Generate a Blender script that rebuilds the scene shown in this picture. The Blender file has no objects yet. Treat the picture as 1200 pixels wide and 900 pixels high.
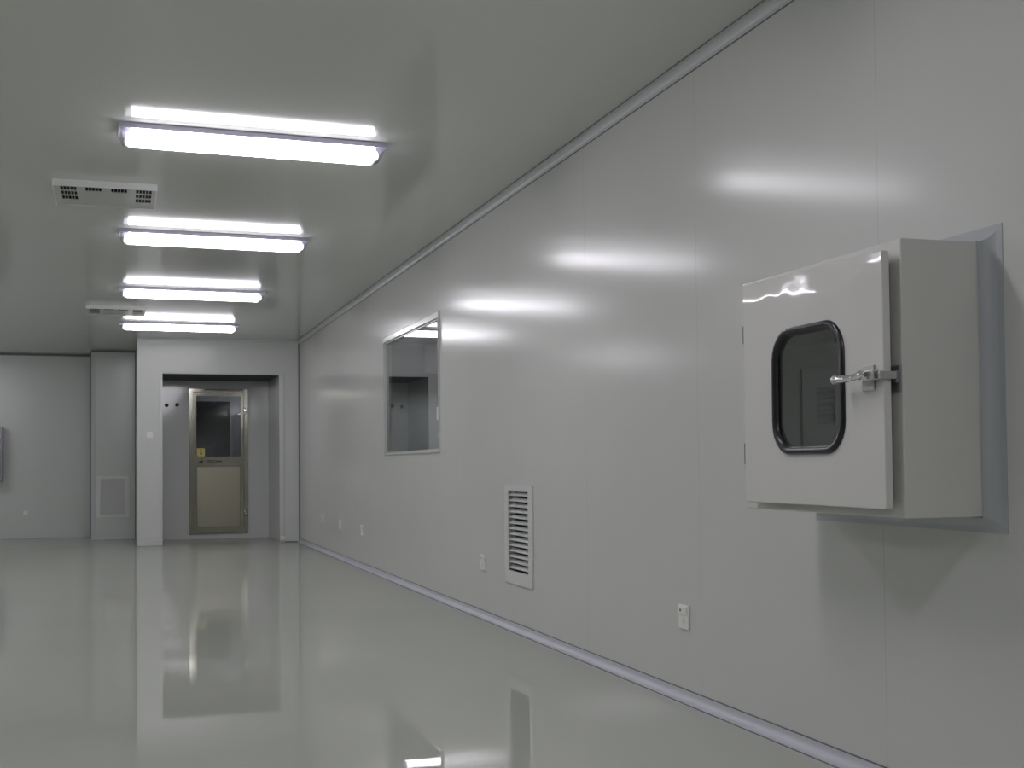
import bpy, bmesh, math
from mathutils import Matrix, Vector

scene = bpy.context.scene
C = scene.collection
PI = math.pi

# ------------------------------------------------------------------ sizes (metres); x right, y away, z up
W = 2.205          # inner face of the right wall
XL = -5.4          # inner face of the left wall
H = 2.6            # ceiling
D = 16.05          # front face of the door bay
D2 = 17.3          # wall at the back of the bay, with the door
YP = 17.85         # flat panel left of the bay
YF = 18.6          # far wall on the left
YB = -4.5          # wall behind the camera
XB = 0.194         # left edge of the bay
OX0, OX1, OZ = 0.492, 1.95, 2.158   # opening of the bay


# ------------------------------------------------------------------ materials
def mat(name, col, rough=0.5, metal=0.0, ior=1.5, spec=0.5, coat=0.0, coat_rough=0.1):
    m = bpy.data.materials.new(name)
    m.use_nodes = True
    p = m.node_tree.nodes['Principled BSDF']
    p.inputs['Base Color'].default_value = (*col, 1)
    p.inputs['Roughness'].default_value = rough
    p.inputs['Metallic'].default_value = metal
    p.inputs['IOR'].default_value = ior
    p.inputs['Specular IOR Level'].default_value = spec
    p.inputs['Coat Weight'].default_value = coat
    p.inputs['Coat Roughness'].default_value = coat_rough
    return m


def noise_bump(m, scale, strength, dist=0.01, stretch=(1, 1, 1), detail=2.0, mask=None):
    """adds a bump from 3D noise in object space; mask = (axis, from, to) fades it in along one axis"""
    nt = m.node_tree
    n, l = nt.nodes, nt.links
    p = n['Principled BSDF']
    tc = n.new('ShaderNodeTexCoord')
    mp = n.new('ShaderNodeMapping')
    mp.inputs['Scale'].default_value = stretch
    nz = n.new('ShaderNodeTexNoise')
    nz.inputs['Scale'].default_value = scale
    nz.inputs['Detail'].default_value = detail
    bp = n.new('ShaderNodeBump')
    bp.inputs['Strength'].default_value = strength
    bp.inputs['Distance'].default_value = dist
    l.new(tc.outputs['Object'], mp.inputs['Vector'])
    l.new(mp.outputs['Vector'], nz.inputs['Vector'])
    src = nz.outputs['Fac']
    if mask:
        sp = n.new('ShaderNodeSeparateXYZ')
        mr = n.new('ShaderNodeMapRange')
        mr.interpolation_type = 'SMOOTHSTEP'
        mr.inputs['From Min'].default_value = mask[1]
        mr.inputs['From Max'].default_value = mask[2]
        mu = n.new('ShaderNodeMath')
        mu.operation = 'MULTIPLY'
        l.new(tc.outputs['Object'], sp.inputs[0])
        l.new(sp.outputs[mask[0]], mr.inputs['Value'])
        l.new(nz.outputs['Fac'], mu.inputs[0])
        l.new(mr.outputs[0], mu.inputs[1])
        src = mu.outputs[0]
    l.new(src, bp.inputs['Height'])
    l.new(bp.outputs['Normal'], p.inputs['Normal'])
    return m


def tint_noise(m, c0, c1, scale, detail=3.0):
    nt = m.node_tree
    n, l = nt.nodes, nt.links
    tc = n.new('ShaderNodeTexCoord')
    nz = n.new('ShaderNodeTexNoise')
    nz.inputs['Scale'].default_value = scale
    nz.inputs['Detail'].default_value = detail
    mx = n.new('ShaderNodeMix')
    mx.data_type = 'RGBA'
    mx.inputs[6].default_value = (*c0, 1)
    mx.inputs[7].default_value = (*c1, 1)
    l.new(tc.outputs['Object'], nz.inputs['Vector'])
    l.new(nz.outputs['Fac'], mx.inputs[0])
    l.new(mx.outputs[2], n['Principled BSDF'].inputs['Base Color'])
    return mx


def seam_lines(m, mix, axis, first, step, half, seam_col):
    """thin sealed joints between wall panels, every `step` metres along one axis"""
    nt = m.node_tree
    n, l = nt.nodes, nt.links
    tc = n.new('ShaderNodeTexCoord')
    sp = n.new('ShaderNodeSeparateXYZ')
    l.new(tc.outputs['Object'], sp.inputs[0])

    def mth(op, a, b):
        q = n.new('ShaderNodeMath')
        q.operation = op
        for i, v in enumerate((a, b)):
            if isinstance(v, (int, float)):
                q.inputs[i].default_value = v
            else:
                l.new(v, q.inputs[i])
        return q.outputs[0]
    v = mth('SUBTRACT', sp.outputs[axis], first - step * 20.5)
    v = mth('MODULO', v, step)
    v = mth('ABSOLUTE', mth('SUBTRACT', v, step / 2), 0)
    v = mth('LESS_THAN', v, half)
    mx = n.new('ShaderNodeMix')
    mx.data_type = 'RGBA'
    mx.inputs[7].default_value = (*seam_col, 1)
    l.new(v, mx.inputs[0])
    l.new(mix.outputs[2], mx.inputs[6])
    l.new(mx.outputs[2], n['Principled BSDF'].inputs['Base Color'])


def glow(name, col, strength):
    m = bpy.data.materials.new(name)
    m.use_nodes = True
    nt = m.node_tree
    nt.nodes.remove(nt.nodes['Principled BSDF'])
    e = nt.nodes.new('ShaderNodeEmission')
    e.inputs['Color'].default_value = (*col, 1)
    e.inputs['Strength'].default_value = strength
    nt.links.new(e.outputs[0], nt.nodes['Material Output'].inputs['Surface'])
    return m


def thin_glass(name, tint, ior=1.5, rough=0.0, base=0.0):
    m = bpy.data.materials.new(name)
    m.use_nodes = True
    nt = m.node_tree
    n, l = nt.nodes, nt.links
    n.remove(n['Principled BSDF'])
    tr = n.new('ShaderNodeBsdfTransparent')
    tr.inputs['Color'].default_value = (*tint, 1)
    gl = n.new('ShaderNodeBsdfGlossy')
    gl.inputs['Roughness'].default_value = rough
    fr = n.new('ShaderNodeFresnel')
    fr.inputs['IOR'].default_value = ior
    # both faces of the sheet at once, 2F / (1 + F), on the face a ray enters by
    geo = n.new('ShaderNodeNewGeometry')
    ins = [n.new('ShaderNodeMath') for _ in range(5)]
    for q, op in zip(ins, ('MULTIPLY', 'ADD', 'DIVIDE', 'SUBTRACT', 'MULTIPLY')):
        q.operation = op
    ins[0].inputs[1].default_value = 2.0
    ins[1].inputs[1].default_value = 1.0
    ins[3].inputs[0].default_value = 1.0
    l.new(fr.outputs[0], ins[0].inputs[0])
    l.new(fr.outputs[0], ins[1].inputs[0])
    l.new(ins[0].outputs[0], ins[2].inputs[0])
    l.new(ins[1].outputs[0], ins[2].inputs[1])
    l.new(geo.outputs['Backfacing'], ins[3].inputs[1])
    l.new(ins[2].outputs[0], ins[4].inputs[0])
    l.new(ins[3].outputs[0], ins[4].inputs[1])
    ad = n.new('ShaderNodeMath')
    ad.operation = 'ADD'
    ad.use_clamp = True
    ad.inputs[1].default_value = base
    mx = n.new('ShaderNodeMixShader')
    l.new(ins[4].outputs[0], ad.inputs[0])
    l.new(ad.outputs[0], mx.inputs[0])
    l.new(tr.outputs[0], mx.inputs[1])
    l.new(gl.outputs[0], mx.inputs[2])
    l.new(mx.outputs[0], n['Material Output'].inputs['Surface'])
    return m


def epoxy(name, c0, c1):
    """self-levelled epoxy: a diffuse base under a mirror-like, faintly wavy skin"""
    m = bpy.data.materials.new(name)
    m.use_nodes = True
    nt = m.node_tree
    n, l = nt.nodes, nt.links
    tint_noise(m, c0, c1, 1.2)
    noise_bump(m, 3.0, 0.06, 0.0014, stretch=(1.0, 0.6, 1), detail=2.0)
    p = n['Principled BSDF']
    col, nor = p.inputs['Base Color'].links[0].from_socket, p.inputs['Normal'].links[0].from_socket
    df = n.new('ShaderNodeBsdfDiffuse')
    gl = n.new('ShaderNodeBsdfGlossy')
    gl.inputs['Roughness'].default_value = 0.01
    fr = n.new('ShaderNodeFresnel')
    fr.inputs['IOR'].default_value = 1.5
    mn = n.new('ShaderNodeMath')
    mn.operation = 'MINIMUM'
    mn.inputs[1].default_value = 0.52
    mx = n.new('ShaderNodeMixShader')
    l.new(col, df.inputs['Color'])
    for q in (gl, fr):
        l.new(nor, q.inputs['Normal'])
    l.new(fr.outputs[0], mn.inputs[0])
    l.new(mn.outputs[0], mx.inputs[0])
    l.new(df.outputs[0], mx.inputs[1])
    l.new(gl.outputs[0], mx.inputs[2])
    l.new(mx.outputs[0], n['Material Output'].inputs['Surface'])
    n.remove(p)
    return m


M = {}
wall_c0, wall_c1 = (0.592, 0.604, 0.576), (0.620, 0.629, 0.601)
M['wall'] = mat('painted_panel', wall_c0, rough=0.16, spec=0.095)
wm = tint_noise(M['wall'], wall_c0, wall_c1, 3.0)
seam_lines(M['wall'], wm, 1, 3.228, 1.2475, 0.0010, (0.45, 0.46, 0.45))
M['panel'] = mat('plain_panel', (0.605, 0.625, 0.60), rough=0.2)
M['bay_panel'] = mat('glossy_bay_panel', (0.61, 0.625, 0.605), rough=0.25, spec=0.35)
M['recess_panel'] = mat('glossy_recess_panel', (0.61, 0.625, 0.605), rough=0.085, spec=0.5)
noise_bump(M['recess_panel'], 3.0, 0.06, 0.003)
M['ceiling'] = mat('ceiling_panel', (0.60, 0.62, 0.585), rough=0.10, spec=0.42)
M['floor'] = epoxy('epoxy_floor', (0.488, 0.506, 0.452), (0.518, 0.536, 0.480))
M['cove'] = mat('cove_grey', (0.55, 0.56, 0.57), rough=0.4)
M['cove_low'] = mat('cove_lavender', (0.55, 0.55, 0.605), rough=0.4)
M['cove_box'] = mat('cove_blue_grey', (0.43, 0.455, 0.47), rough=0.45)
M['joint'] = mat('grey_sealant', (0.16, 0.17, 0.17), rough=0.6)
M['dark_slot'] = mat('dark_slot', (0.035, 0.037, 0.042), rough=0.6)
M['white'] = mat('white_plastic', (0.80, 0.80, 0.76), rough=0.3)
M['lamp_fringe_tint'] = mat('enamel_with_glow_fringe', (0.62, 0.59, 0.74), rough=0.3)  # housing enamel, the purple glow fringe of the lamps put into its colour
M['vent_face'] = mat('vent_face', (0.52, 0.53, 0.51), rough=0.35)
M['vent_white'] = mat('vent_white', (0.69, 0.70, 0.68), rough=0.35)
M['grille'] = mat('grille_white', (0.66, 0.67, 0.655), rough=0.35)
M['dark'] = mat('dark_inside', (0.02, 0.02, 0.022), rough=0.8)
M['seal'] = mat('grey_seal', (0.20, 0.195, 0.18), rough=0.6)
M['rubber'] = mat('black_rubber', (0.012, 0.012, 0.015), rough=0.28)
M['chrome'] = mat('chrome', (0.78, 0.78, 0.80), rough=0.07, metal=1.0)
M['satin_metal'] = mat('satin_metal', (0.50, 0.49, 0.48), rough=0.3, metal=0.9)
M['box_paint'] = mat('cream_paint', (0.61, 0.605, 0.575), rough=0.3)
M['film_paint'] = mat('filmed_cream_paint', (0.64, 0.635, 0.61), rough=0.06)
noise_bump(M['film_paint'], 5.0, 0.35, 0.02, stretch=(1, 1.0, 1.6), detail=1.0, mask=(2, 1.36, 1.52))
M['steel'] = mat('brushed_steel', (0.34, 0.33, 0.275), rough=0.11, metal=0.85)
noise_bump(M['steel'], 3.0, 0.25, 0.01, stretch=(1, 1, 0.35), detail=1.5)
M['steel_panel'] = mat('olive_steel_sheet', (0.33, 0.315, 0.245), rough=0.3, metal=0.7)
M['yellow'] = mat('yellow_label', (0.75, 0.66, 0.22), rough=0.5)
M['black'] = mat('black_print', (0.02, 0.02, 0.02), rough=0.5)
M['plate'] = mat('grey_plate', (0.26, 0.26, 0.28), rough=0.3, metal=0.6)
M['glass'] = thin_glass('window_glass', (0.85, 0.88, 0.87), ior=1.5)
M['dark_glass'] = thin_glass('door_glass', (0.55, 0.57, 0.58), ior=1.5)
M['clear'] = thin_glass('clear_plastic', (0.80, 0.80, 0.82), ior=1.5, rough=0.1, base=0.08)
M['tube'] = glow('lamp_tube', (0.955, 0.925, 1.0), 3.0)
M['diffuser'] = glow('lamp_diffuser', (0.955, 0.925, 1.0), 18.0)
M['tube'].cycles.emission_sampling = 'NONE'        # the tubes sit inside the glowing diffuser
M['diffuser'].cycles.emission_sampling = 'FRONT'
M['lavender'] = mat('lavender_paint', (0.76, 0.64, 0.75), rough=0.4)
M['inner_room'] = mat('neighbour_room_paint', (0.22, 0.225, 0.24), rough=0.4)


# ------------------------------------------------------------------ geometry helpers
def box(bm, x0, x1, y0, y1, z0, z1, bev=0.0, seg=2):
    vs = [bm.verts.new((x, y, z)) for x in (x0, x1) for y in (y0, y1) for z in (z0, z1)]
    f = [(0, 1, 3, 2), (4, 6, 7, 5), (0, 4, 5, 1), (2, 3, 7, 6), (0, 2, 6, 4), (1, 5, 7, 3)]
    fs = [bm.faces.new([vs[i] for i in q]) for q in f]
    if bev:
        es = list({e for fc in fs for e in fc.edges})
        bmesh.ops.bevel(bm, geom=es, offset=bev, segments=seg, affect='EDGES', profile=0.5)


def prism(bm, prof, fn, a, b):
    """closed 2D profile swept straight from a to b; fn(u, v, t) -> point"""
    A = [bm.verts.new(fn(u, v, a)) for u, v in prof]
    B = [bm.verts.new(fn(u, v, b)) for u, v in prof]
    n = len(prof)
    for i in range(n):
        j = (i + 1) % n
        bm.faces.new((A[i], A[j], B[j], B[i]))
    bm.faces.new(A[::-1])
    bm.faces.new(B)


def cyl(bm, p0, p1, r0, r1=None, n=16, caps=True):
    p0, p1 = Vector(p0), Vector(p1)
    r1 = r0 if r1 is None else r1
    d = (p1 - p0).normalized()
    a = d.orthogonal().normalized()
    b = d.cross(a)
    A = [bm.verts.new(p0 + (a * math.cos(2 * PI * i / n) + b * math.sin(2 * PI * i / n)) * r0) for i in range(n)]
    B = [bm.verts.new(p1 + (a * math.cos(2 * PI * i / n) + b * math.sin(2 * PI * i / n)) * r1) for i in range(n)]
    for i in range(n):
        j = (i + 1) % n
        bm.faces.new((A[i], A[j], B[j], B[i]))
    if caps:
        bm.faces.new(A[::-1])
        bm.faces.new(B)


def tube_path(bm, pts, radii, n=16):
    """one tapering tube through the points"""
    rings = []
    for i, p in enumerate(pts):
        p = Vector(p)
        d = (Vector(pts[min(i + 1, len(pts) - 1)]) - Vector(pts[max(i - 1, 0)])).normalized()
        a = d.cross(Vector((0, 0, 1))).normalized()
        b = d.cross(a)
        rings.append([bm.verts.new(p + (a * math.cos(2 * PI * k / n) + b * math.sin(2 * PI * k / n)) * radii[i]) for k in range(n)])
    for A, B in zip(rings, rings[1:]):
        for i in range(n):
            j = (i + 1) % n
            bm.faces.new((A[i], A[j], B[j], B[i]))
    bm.faces.new(rings[0][::-1])
    bm.faces.new(rings[-1])


def rrect(u0, u1, v0, v1, r, n=8):
    pts = []
    for cx, cy, a0 in ((u1 - r, v0 + r, -90), (u1 - r, v1 - r, 0), (u0 + r, v1 - r, 90), (u0 + r, v0 + r, 180)):
        for k in range(n + 1):
            a = math.radians(a0 + 90 * k / n)
            pts.append((cx + r * math.cos(a), cy + r * math.sin(a)))
    return pts


def rect(u0, u1, v0, v1):
    return [(u0, v0), (u1, v0), (u1, v1), (u0, v1)]


def plate(bm, outer, holes, fn, a, b):
    """a flat plate with holes: loops in (u, v), thickness from a to b; fn(u, v, t) -> point"""
    for t in (a, b):
        es = []
        for loop in [outer] + holes:
            vs = [bm.verts.new(fn(u, v, t)) for u, v in loop]
            es += [bm.edges.new((vs[i], vs[(i + 1) % len(vs)])) for i in range(len(vs))]
        bmesh.ops.triangle_fill(bm, edges=es, use_beauty=True, use_dissolve=False)
    for loop in [outer] + holes:
        A = [bm.verts.new(fn(u, v, a)) for u, v in loop]
        B = [bm.verts.new(fn(u, v, b)) for u, v in loop]
        for i in range(len(loop)):
            j = (i + 1) % len(loop)
            bm.faces.new((A[i], A[j], B[j], B[i]))
    bmesh.ops.remove_doubles(bm, verts=bm.verts, dist=1e-5)


def cove_profile(c, lip=0.003, n=8):
    """concave quarter round filling a corner at (0, 0), reaching c along both sides"""
    arc = [(c - c * math.sin(PI / 2 * k / n), c - c * math.cos(PI / 2 * k / n)) for k in range(n + 1)]
    arc = [(max(u, lip), max(v, lip)) for u, v in arc]
    return [(0, 0), (c + lip, 0), (c + lip, lip)] + arc[1:-1] + [(lip, c + lip), (0, c + lip)]


def obj(name, bm, m, parent=None, smooth=False):
    bmesh.ops.recalc_face_normals(bm, faces=bm.faces)
    me = bpy.data.meshes.new(name)
    bm.to_mesh(me)
    bm.free()
    me.materials.append(m)
    if smooth:
        for p in me.polygons:
            p.use_smooth = True
        me.set_sharp_from_angle(angle=math.radians(smooth if smooth is not True else 35))
    o = bpy.data.objects.new(name, me)
    C.objects.link(o)
    if parent is not None:
        o.parent = parent
        o.matrix_parent_inverse = parent.matrix_basis.inverted()
    return o


def tag(o, label, cat, group=None):
    o['label'] = label
    o['category'] = cat
    if group:
        o['group'] = group
    return o


def thing(name, label, cat, loc=(0, 0, 0), rz=0.0, group=None):
    o = bpy.data.objects.new(name, None)
    o.empty_display_size = 0.1
    C.objects.link(o)
    o.location = loc
    o.rotation_euler = (0, 0, rz)
    return tag(o, label, cat, group)


def part(name, bm, m, parent, smooth=False, label=None):
    """a part whose mesh is drawn in its parent's own axes"""
    o = obj(name, bm, m, None, smooth)
    o.parent = parent
    if label:
        o['label'] = label
    return o


def struct(name, bm, m, label, cat, parent=None, smooth=False):
    o = obj(name, bm, m, None, smooth)
    if parent is not None:
        o.parent = parent
    else:
        o['kind'] = 'structure'
        tag(o, label, cat)
    return o


def dup(root, loc, rz, label):
    r = root.copy()
    C.objects.link(r)
    r.location = loc
    r.rotation_euler = (0, 0, rz)
    r['label'] = label
    for ch in list(root.children):
        c = ch.copy()
        C.objects.link(c)
        c.parent = r
        for g in list(ch.children):
            d = g.copy()
            C.objects.link(d)
            d.parent = c
    return r


def new():
    return bmesh.new()


fx = lambda u, v, t: (t, u, v)      # plate standing in the y-z plane, thickness along x
fy = lambda u, v, t: (u, t, v)      # plate standing in the x-z plane, thickness along y
fz = lambda u, v, t: (u, v, t)      # plate lying flat

# ------------------------------------------------------------------ the room
b = new(); box(b, XL - 0.1, 6.0, YB - 0.1, 21.5, -0.1, 0)
struct('floor', b, M['floor'], 'glossy grey-green epoxy floor mirroring the door bay', 'floor')
b = new(); box(b, XL - 0.1, 6.0, YB - 0.1, 21.5, H, H + 0.1)
struct('ceiling', b, M['ceiling'], 'smooth grey panelled ceiling carrying the fluorescent lamps', 'ceiling')

WY0, WY1, WZ0, WZ1 = 8.655, 10.575, 1.085, 2.045      # window opening
BY0, BY1, BZ0, BZ1 = 2.718, 3.56, 0.822, 1.547      # wall box body
GY0, GY1, GZ0, GZ1 = 6.63, 7.005, 0.345, 0.818      # low grille opening
b = new()
plate(b, rect(YB, D2 + 3, 0, H), [rect(WY0, WY1, WZ0, WZ1), rect(BY0 - 0.002, BY1 + 0.002, BZ0 - 0.002, BZ1 + 0.002),
                                  rect(GY0 - 0.01, GY1 + 0.01, GZ0 - 0.01, GZ1 + 0.01)], fx, W, W + 0.05)
struct('wall_right', b, M['wall'], 'long right wall of pale grey panels with thin vertical seams', 'wall')
b = new(); box(b, XL - 0.1, XL, YB, YF + 0.1, 0, H)
struct('wall_left', b, M['panel'], 'left side wall outside the picture', 'wall')
b = new(); box(b, XL, W, YB - 0.1, YB, 0, H)
struct('wall_behind', b, M['panel'], 'wall behind the viewer', 'wall')
b = new(); box(b, XL, -0.39, YF, YF + 0.1, 0, H)
struct('wall_far', b, M['panel'], 'far grey wall at the left edge of the picture', 'wall')
b = new(); plate(b, rect(-0.39, XB + 0.05, 0, H), [rect(-0.268, 0.052, 0.345, 0.822)], fy, YP, YP + 0.05)
box(b, -0.39, -0.34, YP + 0.05, YF + 0.1, 0, H)
struct('wall_panel', b, M['panel'], 'narrow flat wall panel between far wall and door bay', 'wall')
b = new()
plate(b, [(XB, 0), (OX0, 0), (OX0, OZ), (OX1, OZ), (OX1, 0), (W, 0), (W, H), (XB, H)], [], fy, D, D + 0.05)
struct('wall_bay', b, M['bay_panel'], 'pale door bay front with a wide square opening', 'wall')
b = new(); box(b, XB, XB + 0.05, D + 0.05, D2 + 0.6, 0, H)
struct('wall_bay_left', b, M['panel'], 'left return of the door bay', 'wall')
b = new(); box(b, OX0 - 0.05, OX0, D + 0.05, D2, 0, OZ)
struct('wall_recess_left', b, M['bay_panel'], 'left reveal inside the door bay', 'wall')
b = new(); box(b, OX1, OX1 + 0.05, D + 0.05, D2, 0, OZ)
struct('wall_recess_right', b, M['bay_panel'], 'right reveal inside the door bay', 'wall')
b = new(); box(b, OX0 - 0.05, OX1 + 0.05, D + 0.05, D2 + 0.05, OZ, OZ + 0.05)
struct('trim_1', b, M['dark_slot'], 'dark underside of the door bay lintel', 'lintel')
DX0, DX1, DZ0, DZ1 = 0.883, 1.667, 0.066, 2.047     # door with its frame
b = new(); plate(b, rect(OX0 - 0.05, OX1 + 0.05, 0, OZ), [rect(DX0, DX1, DZ0, DZ1)], fy, D2, D2 + 0.05)
struct('wall_recess', b, M['recess_panel'], 'glossy pale wall at the back of the door bay around the steel door', 'wall')

# trims: coves at ceiling and floor, joint strips, edge angles of the opening
def straight(name, prof, fn, a, b_, m, label, cat='trim'):
    q = new(); prism(q, prof, fn, a, b_)
    return struct(name, q, m, label, cat, smooth=True)

cp = cove_profile(0.038)
straight('trim_2', cp, lambda u, v, t: (W - u, t, H - v), YB, D, M['cove'], 'concave aluminium cove between right wall and ceiling')
straight('baseboard_right', cp, lambda u, v, t: (W - u, t, v), YB, D, M['cove_low'], 'concave aluminium cove along the foot of the right wall')
for k_, (x0, x1, z0, z1, what) in enumerate(((W - 0.003, W, 0.0412, 0.0455, 'upper edge of the floor cove'), (W - 0.0455, W - 0.0412, 0, 0.002, 'lower edge of the floor cove'),
                                       (W - 0.003, W, H - 0.0455, H - 0.0412, 'lower edge of the ceiling cove'), (W - 0.0455, W - 0.0412, H - 0.003, H, 'upper edge of the ceiling cove'))):
    b = new(); box(b, x0, x1, YB, D, z0, z1)
    struct('trim_%d' % (14 + k_), b, M['joint'], 'thin dark sealant line along the ' + what, 'trim')
cs = cove_profile(0.022)
straight('trim_3', cs, lambda u, v, t: (t, D - u, H - v), XB, W, M['cove'], 'thin cove between door bay and ceiling')
straight('trim_4', cs, lambda u, v, t: (t, YF - u, H - v), XL, -0.39, M['joint'], 'dark joint between far wall and ceiling')
straight('trim_5', cs, lambda u, v, t: (t, YP - u, H - v), -0.39, XB, M['joint'], 'dark joint between flat panel and ceiling')
cb = cove_profile(0.035)
straight('baseboard_far', cb, lambda u, v, t: (t, YF - u, v), XL, -0.39, M['cove'], 'cove along the foot of the far wall', 'baseboard')
straight('baseboard_panel', cb, lambda u, v, t: (t, YP - u, v), -0.39, XB, M['cove'], 'cove along the foot of the flat panel', 'baseboard')
jp = [(0, 0), (0.012, 0), (0.012, 0.012), (0, 0.012)]
straight('trim_6', jp, lambda u, v, t: (W - u, D - v, t), 0, H - 0.03, M['joint'], 'dark vertical joint in the right far corner')
straight('trim_7', jp, lambda u, v, t: (-0.39 - u, YP + v, t), 0, H - 0.03, M['joint'], 'dark vertical joint left of the flat panel')
straight('trim_8', jp, lambda u, v, t: (XB - u, YP - v, t), 0, H - 0.03, M['joint'], 'dark vertical joint right of the flat panel')
b = new(); box(b, -0.388, -0.345, YP - 0.006, YP, 0.04, H - 0.03, 0.002)
struct('trim_9', b, M['cove'], 'pale corner strip on the flat panel', 'trim')
b = new(); box(b, OX0 - 0.022, OX0 + 0.003, D - 0.012, D, 0.10, OZ + 0.02, 0.002)
struct('trim_10', b, M['panel'], 'pale edge angle left of the bay opening', 'trim')
b = new(); box(b, OX1 - 0.003, OX1 + 0.058, D - 0.012, D, 0.10, OZ + 0.02, 0.003)
struct('trim_11', b, M['panel'], 'pale edge angle right of the bay opening', 'trim')
b = new(); box(b, OX0 + 0.003, OX1 - 0.003, D - 0.008, D, OZ - 0.002, OZ + 0.018, 0.002)
struct('trim_12', b, M['cove'], 'thin edge angle above the bay opening', 'trim')
b = new(); box(b, XB - 0.012, OX0 + 0.004, D - 0.035, D + 0.02, 0, 0.078, 0.006)
struct('baseboard_bay_left', b, M['panel'], 'low plinth at the foot of the left bay pier', 'baseboard')
b = new(); box(b, OX1 + 0.003, OX1 + 0.062, D - 0.02, D + 0.005, 0.03, 0.085, 0.004)
struct('trim_13', b, M['white'], 'small white end block at the foot of the right bay pier', 'trim')
b = new(); box(b, OX1 + 0.062, W - 0.014, D - 0.006, D, 0, 0.012, 0.002)
struct('baseboard_bay_right', b, M['joint'], 'dark joint at the foot of the right bay pier', 'baseboard')

# ------------------------------------------------------------------ room behind the window, corridor behind the door
NX1, NY0, NY1 = 5.6, 7.6, 15.4
b = new(); box(b, W + 0.05, NX1, NY1, NY1 + 0.1, 0, H)
struct('wall_neighbour_far', b, M['inner_room'], 'far wall of the dim room behind the window', 'wall')
b = new(); box(b, NX1, NX1 + 0.1, NY0, NY1, 0, H)
struct('wall_neighbour_right', b, M['inner_room'], 'side wall of the dim room behind the window', 'wall')
b = new(); box(b, W + 0.05, NX1, NY0 - 0.1, NY0, 0, H)
struct('wall_neighbour_near', b, M['inner_room'], 'near wall of the dim room behind the window', 'wall')
b = new(); box(b, W + 0.05, NX1, 1.4, 1.5, 0, H); box(b, NX1, NX1 + 0.1, 1.4, NY0, 0, H)
struct('wall_neighbour_side', b, M['inner_room'], 'walls of the dark room behind the wall box', 'wall')

b = new(); plate(b, rect(0.25, 2.2, 0, H), [rect(1.02, 1.625, 0, 2.0)], fy, D2 + 2.4, D2 + 2.45)
struct('wall_corridor', b, M['inner_room'], 'dim corridor wall with a dark doorway behind the door glass', 'wall')
b = new(); box(b, 0.25, 2.2, D2 + 3.2, D2 + 3.25, 0, H); box(b, 0.2, 0.25, D2 + 0.6, D2 + 3.25, 0, H)
struct('wall_corridor_back', b, M['inner_room'], 'dark end of the corridor', 'wall')

# ------------------------------------------------------------------ window in the right wall
win = new()
plate(win, rect(WY0 - 0.004, WY1 + 0.05, WZ0 - 0.022, WZ1 + 0.05), [rect(WY0 + 0.002, WY1 - 0.002, WZ0 + 0.002, WZ1 - 0.002)], fx, W - 0.012, W)
bmesh.ops.bevel(win, geom=[e for e in win.edges if all(v.co.x < W - 0.01 for v in e.verts) and len(e.link_faces) == 2
                           and e.calc_face_angle(0) > 1.0], offset=0.006, segments=3, affect='EDGES', profile=0.5)
plate(win, rect(WY0 + 0.001, WY1 - 0.001, WZ0 + 0.001, WZ1 - 0.001), [rect(WY0 + 0.003, WY1 - 0.012, WZ0 + 0.006, WZ1 - 0.012)], fx, W - 0.004, W + 0.05)
window = struct('window_1', win, M['panel'], 'tall sharp-edged window in the right wall, dark glass mirroring the door bay', 'window')
b = new(); box(b, W + 0.006, W + 0.012, WY0 + 0.003, WY1 - 0.012, WZ0 + 0.006, WZ1 - 0.012)
part('pane', b, M['glass'], window)
b = new(); box(b, W - 0.022, W + 0.0055, WY0 + 0.006, WY0 + 0.026, 1.30, 1.395, 0.004)
part('latch', b, M['white'], window, label='small white latch at the near side of the window')

b = new()
box(b, 3.60, 5.2, 14.2, 14.9, 2.115, 2.5, 0.01)
hb = thing('ceiling_mounted_box', 'pale lavender box hanging high behind the window glass', 'box', (0, 0, 0))
part('casing', b, M['lavender'], hb)
b = new(); box(b, 3.595, 5.205, 14.17, 14.2, 2.09, 2.13, 0.006)
part('lower_edge', b, M['white'], hb, label='bright lower edge strip')
b = new(); box(b, 3.9, 3.95, 14.5, 14.55, 2.501, H)
part('hanger', b, M['plate'], hb)
b = new(); box(b, 4.9, 4.95, 14.5, 14.55, 2.501, H)
part('hanger', b, M['plate'], hb)

# ------------------------------------------------------------------ steel door in the bay
door = new()
plate(door, rect(DX0, DX1, DZ0, DZ1), [rect(DX0 + 0.052, DX1 - 0.052, DZ0 + 0.015, DZ1 - 0.045)], fy, D2 - 0.022, D2 + 0.05)
door = struct('door_1', door, M['steel'], 'steel framed door with dark upper glass at the back of the bay', 'door')
lx0, lx1, lz0, lz1 = DX0 + 0.056, DX1 - 0.056, DZ0 + 0.02, DZ1 - 0.055
b = new()
gx0, gx1 = 0.978, 1.572
plate(b, rect(lx0, lx1, lz0, lz1), [rect(gx0, gx1, 1.119, 1.952), rect(gx0 + 0.004, gx1 - 0.004, 0.16, 0.985)], fy, D2 + 0.0, D2 + 0.04)
leaf = part('leaf', b, M['steel'], door, label='grey steel stiles and rails of the door')
b = new(); box(b, gx0 + 0.006, gx1 - 0.006, D2 + 0.012, D2 + 0.03, 0.162, 0.983, 0.004)
o = part('lower_panel', b, M['steel_panel'], leaf, label='olive steel lower panel')
b = new(); box(b, gx0 + 0.001, gx1 - 0.001, D2 + 0.018, D2 + 0.024, 1.12, 1.951)
part('glass', b, M['dark_glass'], leaf)
b = new(); box(b, 0.984, 1.092, D2 + 0.010, D2 + 0.0165, 1.124, 1.236, 0.002)
lab = part('warning_label', b, M['yellow'], door, label='small yellow square sign with a dark upright mark')
b = new()
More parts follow.
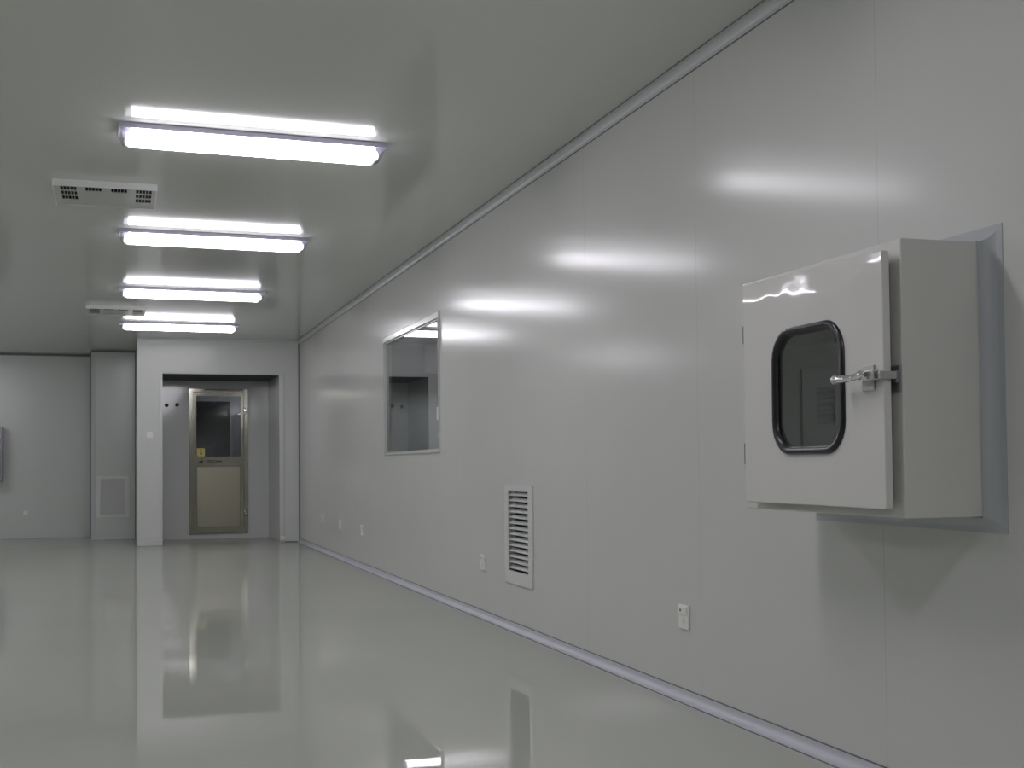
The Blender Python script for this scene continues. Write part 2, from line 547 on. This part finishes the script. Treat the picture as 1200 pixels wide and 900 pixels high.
prism(b, [(1.030, 1.222), (1.048, 1.222), (1.046, 1.165), (1.062, 1.172), (1.042, 1.138), (1.022, 1.172), (1.034, 1.165)], fy, D2 + 0.0085, D2 + 0.0102)
part('mark', b, M['black'], lab)
b = new(); prism(b, [(1.005, 1.035), (1.06, 1.035), (1.062, 1.062), (1.045, 1.074), (1.02, 1.052)], fy, D2 - 0.008, D2 - 0.0002)
part('lock', b, M['black'], door)
b = new()      # dark lettering-like marks on the middle rail, too small to read in the picture
for cx in (1.14, 1.185, 1.235):
    box(b, cx - 0.018, cx - 0.013, D2 - 0.003, D2 - 0.0002, 1.025, 1.072)
    box(b, cx - 0.018, cx + 0.016, D2 - 0.003, D2 - 0.0002, 1.066, 1.072)
    box(b, cx - 0.018, cx + 0.016, D2 - 0.003, D2 - 0.0002, 1.045, 1.050)
    box(b, cx + 0.011, cx + 0.016, D2 - 0.003, D2 - 0.0002, 1.025, 1.072)
box(b, 1.265, 1.315, D2 - 0.003, D2 - 0.0002, 1.05, 1.062)
part('rail_print', b, M['black'], door)
b = new()
box(b, 1.615, 1.66, D2 - 0.034, D2 - 0.0225, 1.71, 1.78, 0.004)
cyl(b, (1.648, D2 - 0.04, 1.70), (1.648, D2 - 0.04, 1.79), 0.010)
part('hinge', b, M['chrome'], door, smooth=True)
b = new()
cyl(b, (1.648, D2 - 0.04, 0.30), (1.648, D2 - 0.04, 0.39), 0.010)
box(b, 1.615, 1.66, D2 - 0.034, D2 - 0.0225, 0.31, 0.38, 0.004)
part('hinge', b, M['steel'], door, smooth=True)
b = new(); box(b, DX0 + 0.2, DX1 - 0.06, D2 - 0.0235, D2 - 0.0222, DZ1 - 0.018, DZ1 - 0.006)
part('head_gap', b, M['black'], door)

# ------------------------------------------------------------------ fluorescent lamps
lamp = thing('ceiling_lamp', 'nearest and largest of the four lit ceiling lamps in view', 'lamp', (0.63, 6.14, H), 0.036, 'fluorescent ceiling lamps')
b = new(); box(b, -0.645, 0.645, -0.100, 0.100, -0.027, 0, 0.003)
part('housing', b, M['lamp_fringe_tint'], lamp)
prof = [(-0.096, -0.0275), (0.096, -0.0275), (0.094, -0.046), (0.085, -0.066), (0.068, -0.080), (0.050, -0.084), (-0.050, -0.084),
        (-0.068, -0.080), (-0.085, -0.066), (-0.094, -0.046)]
b = new(); prism(b, prof, lambda u, v, t: (t, u, v), -0.585, 0.585)
part('diffuser', b, M['diffuser'], lamp, smooth=True, label='glowing white diffuser')
for s in (-1, 1):
    b = new()
    A = [b.verts.new((s * 0.586, u, v)) for u, v in prof]
    Bv = [b.verts.new((s * (0.636 + 0.25 * min(0.0, v + 0.03)), u * 0.97, -0.0275 + (v + 0.0275) * 0.94)) for u, v in prof]
    n = len(prof)
    for i in range(n):
        b.faces.new((A[i], A[(i + 1) % n], Bv[(i + 1) % n], Bv[i]))
    b.faces.new(Bv)
    part('end_cap', b, M['clear'], lamp, smooth=True, label='clear plastic end cap')
for s in (-1, 1):
    b = new()
    tube_path(b, [(-0.612, s * 0.045, -0.058), (-0.606, s * 0.045, -0.058), (-0.596, s * 0.045, -0.058), (0.596, s * 0.045, -0.058),
                  (0.606, s * 0.045, -0.058), (0.612, s * 0.045, -0.058)], [0.012, 0.022, 0.026, 0.026, 0.022, 0.012])
    part('tube', b, M['tube'], lamp, smooth=True)
for y, rz, lab_ in ((8.83, 0.031, 'second lit ceiling lamp from the viewer, right of and beyond the near ceiling vent'),
                    (11.60, 0.028, 'third lit ceiling lamp from the viewer, just before the far ceiling vent'),
                    (14.33, 0.03, 'farthest and smallest lit ceiling lamp, just above the door bay'),
                    (3.40, 0.035, 'ceiling lamp beside the wall box, above the top edge of the picture'),
                    (0.66, 0.035, 'ceiling lamp right above the viewer'),
                    (-2.08, 0.035, 'ceiling lamp behind the viewer')):
    dup(lamp, (0.63, y, H), rz, lab_)
for y, lab_ in ((16.9, 'farthest lamp of the left row, outside the picture'), (11.60, 'second farthest lamp of the left row, outside the picture'),
                (8.83, 'third farthest lamp of the left row, outside the picture'), (6.14, 'second nearest lamp of the left row, outside the picture'),
                (3.40, 'nearest lamp of the left row, outside the picture')):
    dup(lamp, (-2.8, y, H), 0.03, lab_)

# ------------------------------------------------------------------ ceiling vents
vent = thing('ceiling_vent', 'square white ceiling vent beside the nearest lamps, dark slots showing', 'vent', (-0.085, 7.317, H), 0.0, 'square ceiling vents')
b = new()
plate(b, rect(-0.285, 0.285, 0, 0.53), [rect(-0.277, 0.277, 0.008, 0.522)], fz, -0.038, 0)
part('frame', b, M['vent_white'], vent)
slots = []
for cx in (-0.200, -0.065, 0.075, 0.212):
    for ry in range(3):
        if ry and abs(cx) < 0.1:
            continue
        for k in range(5):
            x = cx - 0.044 + 0.018 * k
            slots.append(rect(x, x + 0.0145, 0.030 + ry * 0.125, 0.030 + ry * 0.125 + 0.095))
b = new(); plate(b, rect(-0.2765, 0.2765, 0.0085, 0.5215), slots, fz, -0.034, -0.030)
part('face_plate', b, M['vent_face'], vent)
b = new(); box(b, -0.261, 0.261, 0.024, 0.506, -0.012, -0.004)
part('filter', b, M['dark'], vent)
dup(vent, (-0.05, 12.90, H), 0.0, 'far ceiling vent partly behind the farthest lamps, seen edge-on')

# ------------------------------------------------------------------ low grille in the right wall
gr = thing('vent_grille', 'white louvred grille low on the right wall', 'grille', (W, 6.8, 0.27))
def at(o, bm):          # meshes drawn in world axes, moved into the thing's own
    bmesh.ops.translate(bm, verts=bm.verts, vec=-Vector(o.location))
    return bm
b = new(); plate(b, rect(6.556, 7.077, 0.272, 0.852), [rect(GY0, GY1, GZ0, GZ1)], fx, W - 0.010, W - 0.0005)
part('frame', at(gr, b), M['grille'], gr)
for k in range(14):
    z = GZ1 - 0.018 - k * (GZ1 - GZ0 - 0.012) / 14
    b = new()
    prism(b, [(-0.006, -0.011), (-0.004, -0.013), (0.022, 0.005), (0.020, 0.007)], lambda u, v, t: (W + u, t, z + v), GY0, GY1)
    part('louver', at(gr, b), M['grille'], gr)
b = new(); box(b, W + 0.040, W + 0.046, GY0 - 0.009, GY1 + 0.009, GZ0 - 0.009, GZ1 + 0.009)
part('backing', at(gr, b), M['dark'], gr)

# grille in the flat panel at the far left
gl = thing('vent_grille', 'pale square return grille low on the flat panel left of the bay', 'grille', (-0.11, YP, 0.30))
b = new(); plate(b, rect(-0.325, 0.109, 0.30, 0.868), [rect(-0.268, 0.052, 0.345, 0.822)], fy, YP - 0.008, YP - 0.0005)
part('frame', at(gl, b), M['grille'], gl)
b = new()
plate(b, rect(-0.267, 0.051, 0.346, 0.821), [rect(-0.262, 0.046, 0.352 + 0.0235 * k, 0.3600 + 0.0235 * k) for k in range(20)], fy, YP + 0.002, YP + 0.008)
part('louvers', at(gl, b), M['grille'], gl)
b = new(); box(b, -0.267, 0.051, YP + 0.02, YP + 0.03, 0.346, 0.821)
part('backing', at(gl, b), M['grille'], gl)

# ------------------------------------------------------------------ sockets, switch, knobs, cabinet
sk = thing('power_socket', 'white wall socket below the left of the wall box, nearest and largest of the sockets', 'socket', (W, 4.617, 0.29), 0.0, 'white sockets low on the right wall')
b = new(); box(b, -0.010, -0.0003, -0.046, 0.046, 0.0, 0.100, 0.003)
part('plate', b, M['white'], sk)
b = new(); box(b, -0.016, -0.0102, -0.036, 0.036, 0.062, 0.092, 0.002)
part('upper_outlet', b, M['white'], sk)
b = new(); cyl(b, (-0.0168, 0.014, 0.077), (-0.0163, 0.014, 0.077), 0.006); 
part('outlet_hole', b, M['black'], sk)
b = new(); cyl(b, (-0.0110, -0.005, 0.035), (-0.0103, -0.005, 0.035), 0.015)
part('lower_outlet', b, M['grille'], sk)
for y, z, lab_ in ((7.56, 0.300, 'white wall socket just left of the louvred grille'),
                   (11.69, 0.310, 'small white socket below the window, rightmost of three near the far corner'),
                   (12.92, 0.312, 'small white socket, middle of three near the far corner'),
                   (14.125, 0.322, 'small white socket closest to the far right corner')):
    dup(sk, (W, y, z), 0.0, lab_)
s2 = dup(sk, (-1.28, YF, 0.33), PI / 2, 'small white socket low on the far left wall')
del s2['group']
s2.scale = (0.6, 0.6, 0.6)

sw = thing('light_switch', 'small white light switch on the left pier of the door bay', 'switch', (0.342, D, 1.34))
b = new(); box(b, -0.040, 0.040, -0.010, -0.0003, 0, 0.086, 0.003)
part('plate', b, M['white'], sw)
b = new(); box(b, -0.022, 0.022, -0.014, -0.0102, 0.02, 0.066, 0.002)
part('rocker', b, M['white'], sw)

kn = thing('mounted_coat_hook', 'left of two dark knobs on the wall inside the bay', 'knob', (0.588, D2, 1.82), 0.0, 'dark knobs beside the steel door')
b = new(); cyl(b, (0, -0.012, 0), (0, -0.0003, 0), 0.014); 
part('stem', b, M['plate'], kn)
b = new(); tube_path(b, [(0, -0.040, 0), (0, -0.036, 0), (0, -0.024, 0), (0, -0.0125, 0)], [0.014, 0.024, 0.026, 0.017])
part('head', b, M['black'], kn, smooth=True)
dup(kn, (0.725, D2, 1.826), 0.0, 'right of two dark knobs on the wall inside the bay, nearer the door')

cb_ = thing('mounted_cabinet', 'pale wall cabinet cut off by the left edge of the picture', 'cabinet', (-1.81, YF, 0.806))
b = new(); box(b, -0.27, 0.236, -0.15, -0.0005, 0.0, 0.765, 0.004)  # dark rim beyond the door paints in the cabinet's shadow
part('body', b, M['plate'], cb_, label='cabinet body, its dark rim standing in for the shadow')
b = new(); box(b, -0.245, 0.202, -0.165, -0.1505, 0.02, 0.745, 0.004)
part('door', b, M['white'], cb_)

# ------------------------------------------------------------------ the wall box (hatch) on the right
XF = 1.923                         # front face of the body
XD0, XD1 = 1.878, 1.899            # door front and back
DY0, DY1 = 2.735, 3.485
pb = thing('mounted_hatch_box', 'large cream hatch box on the right wall with a round-cornered dark window and chrome handle', 'hatch box', (W, 3.14, 0.82))
b = new()
XR = W + 0.30
plate(b, rect(BY0, BY1, BZ0, BZ1), [rect(BY0 + 0.10, BY1 - 0.10, BZ0 + 0.08, BZ1 - 0.08)], fx, XF, XF + 0.03)
plate(b, rect(BY0, BY1, BZ0, BZ1), [rect(BY0 + 0.002, BY1 - 0.002, BZ0 + 0.002, BZ1 - 0.002)], fx, XF + 0.03, XR)
bmesh.ops.remove_doubles(b, verts=b.verts, dist=1e-5)
es = [e for e in b.edges if all(abs(v.co.x - XF) < 1e-5 for v in e.verts)
      and all(min(abs(v.co.y - BY0), abs(v.co.y - BY1)) < 1e-5 or min(abs(v.co.z - BZ0), abs(v.co.z - BZ1)) < 1e-5 for v in e.verts)
      and len(e.link_faces) == 2 and e.calc_face_angle(0) > 1.0]
bmesh.ops.bevel(b, geom=es, offset=0.004, segments=2, affect='EDGES', profile=0.5)
part('body', at(pb, b), M['box_paint'], pb)
b = new()
plate(b, rect(BY0 + 0.0025, BY1 - 0.0025, BZ0 + 0.0025, BZ1 - 0.0025), [rrect(2.93, 3.33, 1.00, 1.37, 0.07)], fx, XR - 0.03, XR)
part('rear_panel', at(pb, b), M['box_paint'], pb)
b = new()
plate(b, rect(2.125, XR - 0.035, 0.90, 1.275), [rect(2.180, 2.248, 1.095, 1.215)], fy, BY1 - 0.014, BY1 - 0.0025)
part('inner_panel', at(pb, b), M['box_paint'], pb)
b = new()
plate(b, rect(2.1805, 2.2475, 1.0955, 1.2145), [rect(2.184, 2.244, 1.100 + 0.019 * k, 1.112 + 0.019 * k) for k in range(6)], fy, BY1 - 0.011, BY1 - 0.008)
part('inner_louvers', at(pb, b), M['plate'], pb)

# door skin: slightly taller at the hinge side, rounded window hole
b = new()
WYa, WYb, WZa, WZb = 2.913, 3.300, 0.991, 1.366
outer = [(DY0, 0.845), (DY1, 0.846), (DY1, 1.535), (DY0, 1.518)]
def rounded(poly, r, n=4):
    out = []
    for i, p in enumerate(poly):
        p = Vector((*p, 0)); a = Vector((*poly[i - 1], 0)); c = Vector((*poly[(i + 1) % len(poly)], 0))
        p0 = p + (a - p).normalized() * r; p1 = p + (c - p).normalized() * r
        for k in range(n + 1):
            t = k / n
            q = p0 * (1 - t) ** 2 + p * 2 * t * (1 - t) + p1 * t ** 2
            out.append((q.x, q.y))
    return out
outer = rounded(outer, 0.010)
plate(b, outer, [rrect(WYa + 0.010, WYb - 0.010, WZa + 0.010, WZb - 0.010, 0.085)], fx, XD0, XD1)
es = [e for e in b.edges if all(abs(v.co.x - XD0) < 1e-5 for v in e.verts) and len(e.link_faces) == 2 and e.calc_face_angle(0) > 1.0
      and any(v.co.y < DY0 + 0.02 or v.co.y > DY1 - 0.02 or v.co.z < 0.87 or v.co.z > 1.50 for v in e.verts)]
bmesh.ops.bevel(b, geom=es, offset=0.004, segments=3, affect='EDGES', profile=0.5)
dr = part('door', b, M['film_paint'], pb, label='cream door with wrinkled shiny film along its top')
dr.location = -Vector(pb.location)
# black rubber ring around the glass
b = new()
def ring(bm, x, o_):
    pts = rrect(WYa + o_, WYb - o_, WZa + o_, WZb - o_, 0.095 - o_ * 0.8, 10)
    return [bm.verts.new((x, u, v)) for u, v in pts]
rings = [ring(b, x, o_) for x, o_ in ((XD0 - 0.0005, 0.0), (XD0 - 0.005, 0.001), (XD0 - 0.009, 0.005), (XD0 - 0.010, 0.011), (XD0 - 0.008, 0.017),
                                      (XD0 - 0.002, 0.022), (XD0 + 0.008, 0.024), (XD0 + 0.018, 0.024), (XD0 + 0.018, 0.012), (XD0 - 0.0005, 0.012))]
for A, Bv in zip(rings, rings[1:] + rings[:1]):
    n = len(A)
    for i in range(n):
        b.faces.new((A[i], A[(i + 1) % n], Bv[(i + 1) % n], Bv[i]))
part('gasket', b, M['rubber'], dr, smooth=True, label='black rubber ring around the glass')
b = new()
pts = rrect(WYa + 0.0235, WYb - 0.0235, WZa + 0.0235, WZb - 0.0235, 0.075, 10)
prism(b, pts, fx, XD0 + 0.004, XD0 + 0.010)
part('glass', b, M['dark_glass'], dr)
# seal strip between door and body
b = new()
plate(b, rect(DY0 + 0.03, DY1 - 0.02, 0.87, 1.49), [rect(DY0 + 0.06, DY1 - 0.06, 0.91, 1.45)], fx, XD1 + 0.0005, XF - 0.0005)
part('seal', at(pb, b), M['seal'], pb)
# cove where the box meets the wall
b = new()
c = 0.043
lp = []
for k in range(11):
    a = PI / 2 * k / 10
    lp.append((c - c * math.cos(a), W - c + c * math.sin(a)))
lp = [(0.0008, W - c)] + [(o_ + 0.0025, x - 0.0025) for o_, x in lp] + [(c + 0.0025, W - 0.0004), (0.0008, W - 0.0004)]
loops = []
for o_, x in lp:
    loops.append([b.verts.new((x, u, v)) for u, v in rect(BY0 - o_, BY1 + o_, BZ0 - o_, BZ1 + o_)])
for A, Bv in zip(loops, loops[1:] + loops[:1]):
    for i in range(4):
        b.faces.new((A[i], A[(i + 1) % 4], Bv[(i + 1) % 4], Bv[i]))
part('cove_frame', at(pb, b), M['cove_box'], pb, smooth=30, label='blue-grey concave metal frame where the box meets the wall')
# hinges at the far edge of the door
for z0, z1 in ((1.345, 1.41), (0.96, 1.035)):
    b = new()
    cyl(b, (XD1 - 0.004, DY1 + 0.010, z0), (XD1 - 0.004, DY1 + 0.010, z1), 0.008)
    box(b, XD1 + 0.002, XD1 + 0.006, DY1 - 0.02, DY1 + 0.045, z0 + 0.004, z1 - 0.004)
    hg = part('hinge', at(pb, b), M['black'], pb, smooth=True, label='black hinge')
    b = new(); cyl(b, (XD1 - 0.004, DY1 + 0.010, z0 - 0.008), (XD1 - 0.004, DY1 + 0.010, z0 - 0.0005), 0.0095)
    part('pin_cap', at(pb, b), M['chrome'], hg)
# chrome lever latch
zc = 1.192
b = new(); box(b, XD0 - 0.006, XD0 - 0.0005, 2.772, 2.826, 1.155, 1.222, 0.0015)
latch = part('latch', at(pb, b), M['satin_metal'], pb, label='chrome lever latch on its square plate')
b = new()
cyl(b, (XD0 - 0.0065, 2.785, zc + 0.002), (XD0 - 0.040, 2.785, zc + 0.002), 0.015, 0.012)
tube_path(b, [(XD0 - 0.032, 2.768, zc + 0.005), (XD0 - 0.034, 2.785, zc + 0.005), (XD0 - 0.037, 2.800, zc + 0.001), (XD0 - 0.042, 2.815, zc - 0.002),
              (XD0 - 0.044, 2.835, zc - 0.003), (XD0 - 0.045, 2.862, zc - 0.003), (XD0 - 0.045, 2.875, zc - 0.003)],
          [0.008, 0.012, 0.010, 0.0085, 0.0095, 0.0105, 0.010])
part('lever', at(pb, b), M['chrome'], latch, smooth=True)
b = new()
tube_path(b, [(XD0 - 0.045, 2.8755, zc - 0.003), (XD0 - 0.045, 2.884, zc - 0.003), (XD0 - 0.045, 2.896, zc - 0.003), (XD0 - 0.045, 2.901, zc - 0.003)],
          [0.0095, 0.0125, 0.0125, 0.009])
part('lever_tip', at(pb, b), M['satin_metal'], latch, smooth=True)
b = new()
box(b, XD0 - 0.028, XD0 - 0.0065, 2.742, 2.771, zc - 0.012, zc + 0.014, 0.003)
box(b, XD0 - 0.020, XD0 + 0.030, 2.722, 2.7335, zc - 0.010, zc + 0.010, 0.002)
part('catch_arm', at(pb, b), M['satin_metal'], latch)
b = new()
box(b, XF - 0.006, XF - 0.0005, 2.722, 2.765, 1.150, 1.218, 0.0015)
box(b, XF - 0.016, XF - 0.0062, 2.7225, 2.7355, 1.174, 1.204, 0.002)
part('keeper', at(pb, b), M['plate'], pb, label='dark keeper plate on the box edge')

# ------------------------------------------------------------------ added fill lights, unseen, in the rooms behind the glass
def area(name, loc, size, watts, col=(0.97, 0.96, 1.0)):
    l = bpy.data.lights.new(name, 'AREA')
    l.energy = watts; l.size = size; l.color = col
    o = bpy.data.objects.new(name, l); C.objects.link(o); o.location = loc
    return o
area('neighbour_room_fill', (4.3, 13.0, 2.45), 0.4, 42.0).rotation_euler = (PI / 2, 0, 0)  # added fill, aimed at the lavender box to brighten it
area('corridor_fill', (1.7, D2 + 1.6, 2.55), 0.3, 15.0)  # added fill, lifts what shows through the door glass
area('side_room_fill', (4.2, 4.0, 2.55), 0.5, 260.0)  # added fill, brightens the hatch box interior from behind

w = bpy.data.worlds.new('world'); scene.world = w; w.use_nodes = True
w.node_tree.nodes['Background'].inputs[0].default_value = (0, 0, 0, 1)

# ------------------------------------------------------------------ camera
f_px, yaw, pit, rol, py = 1442.667, 0.307609, 0.0289222, -0.0092430, 503.089
fw = Vector((math.sin(yaw) * math.cos(pit), math.cos(yaw) * math.cos(pit), math.sin(pit)))
rt = Vector((math.cos(yaw), -math.sin(yaw), 0))
up = rt.cross(fw)
r2 = rt * math.cos(rol) + up * math.sin(rol)
u2 = -rt * math.sin(rol) + up * math.cos(rol)
cam = bpy.data.cameras.new('camera')
cam.sensor_fit = 'HORIZONTAL'; cam.sensor_width = 36
cam.lens = f_px * 36 / 1200
cam.shift_y = (py - 450) / 1200
cam.clip_start = 0.02
co = bpy.data.objects.new('camera', cam); C.objects.link(co)
mtx = Matrix.Identity(4)
for i in range(3):
    mtx[i][0], mtx[i][1], mtx[i][2] = r2[i], u2[i], -fw[i]
mtx[2][3] = 0.969
co.matrix_world = mtx
scene.camera = co

# ------------------------------------------------------------------ colour and sampling
vs = scene.view_settings
vs.view_transform = 'Standard'; vs.look = 'None'; vs.gamma = 1; vs.exposure = 0.0
vs.use_curve_mapping = False
cy = scene.cycles
cy.use_denoising = True
cy.denoising_input_passes = 'RGB_ALBEDO_NORMAL'
cy.max_bounces = 10; cy.diffuse_bounces = 6; cy.glossy_bounces = 5; cy.transparent_max_bounces = 12
cy.sample_clamp_indirect = 6.0
cy.use_light_tree = True
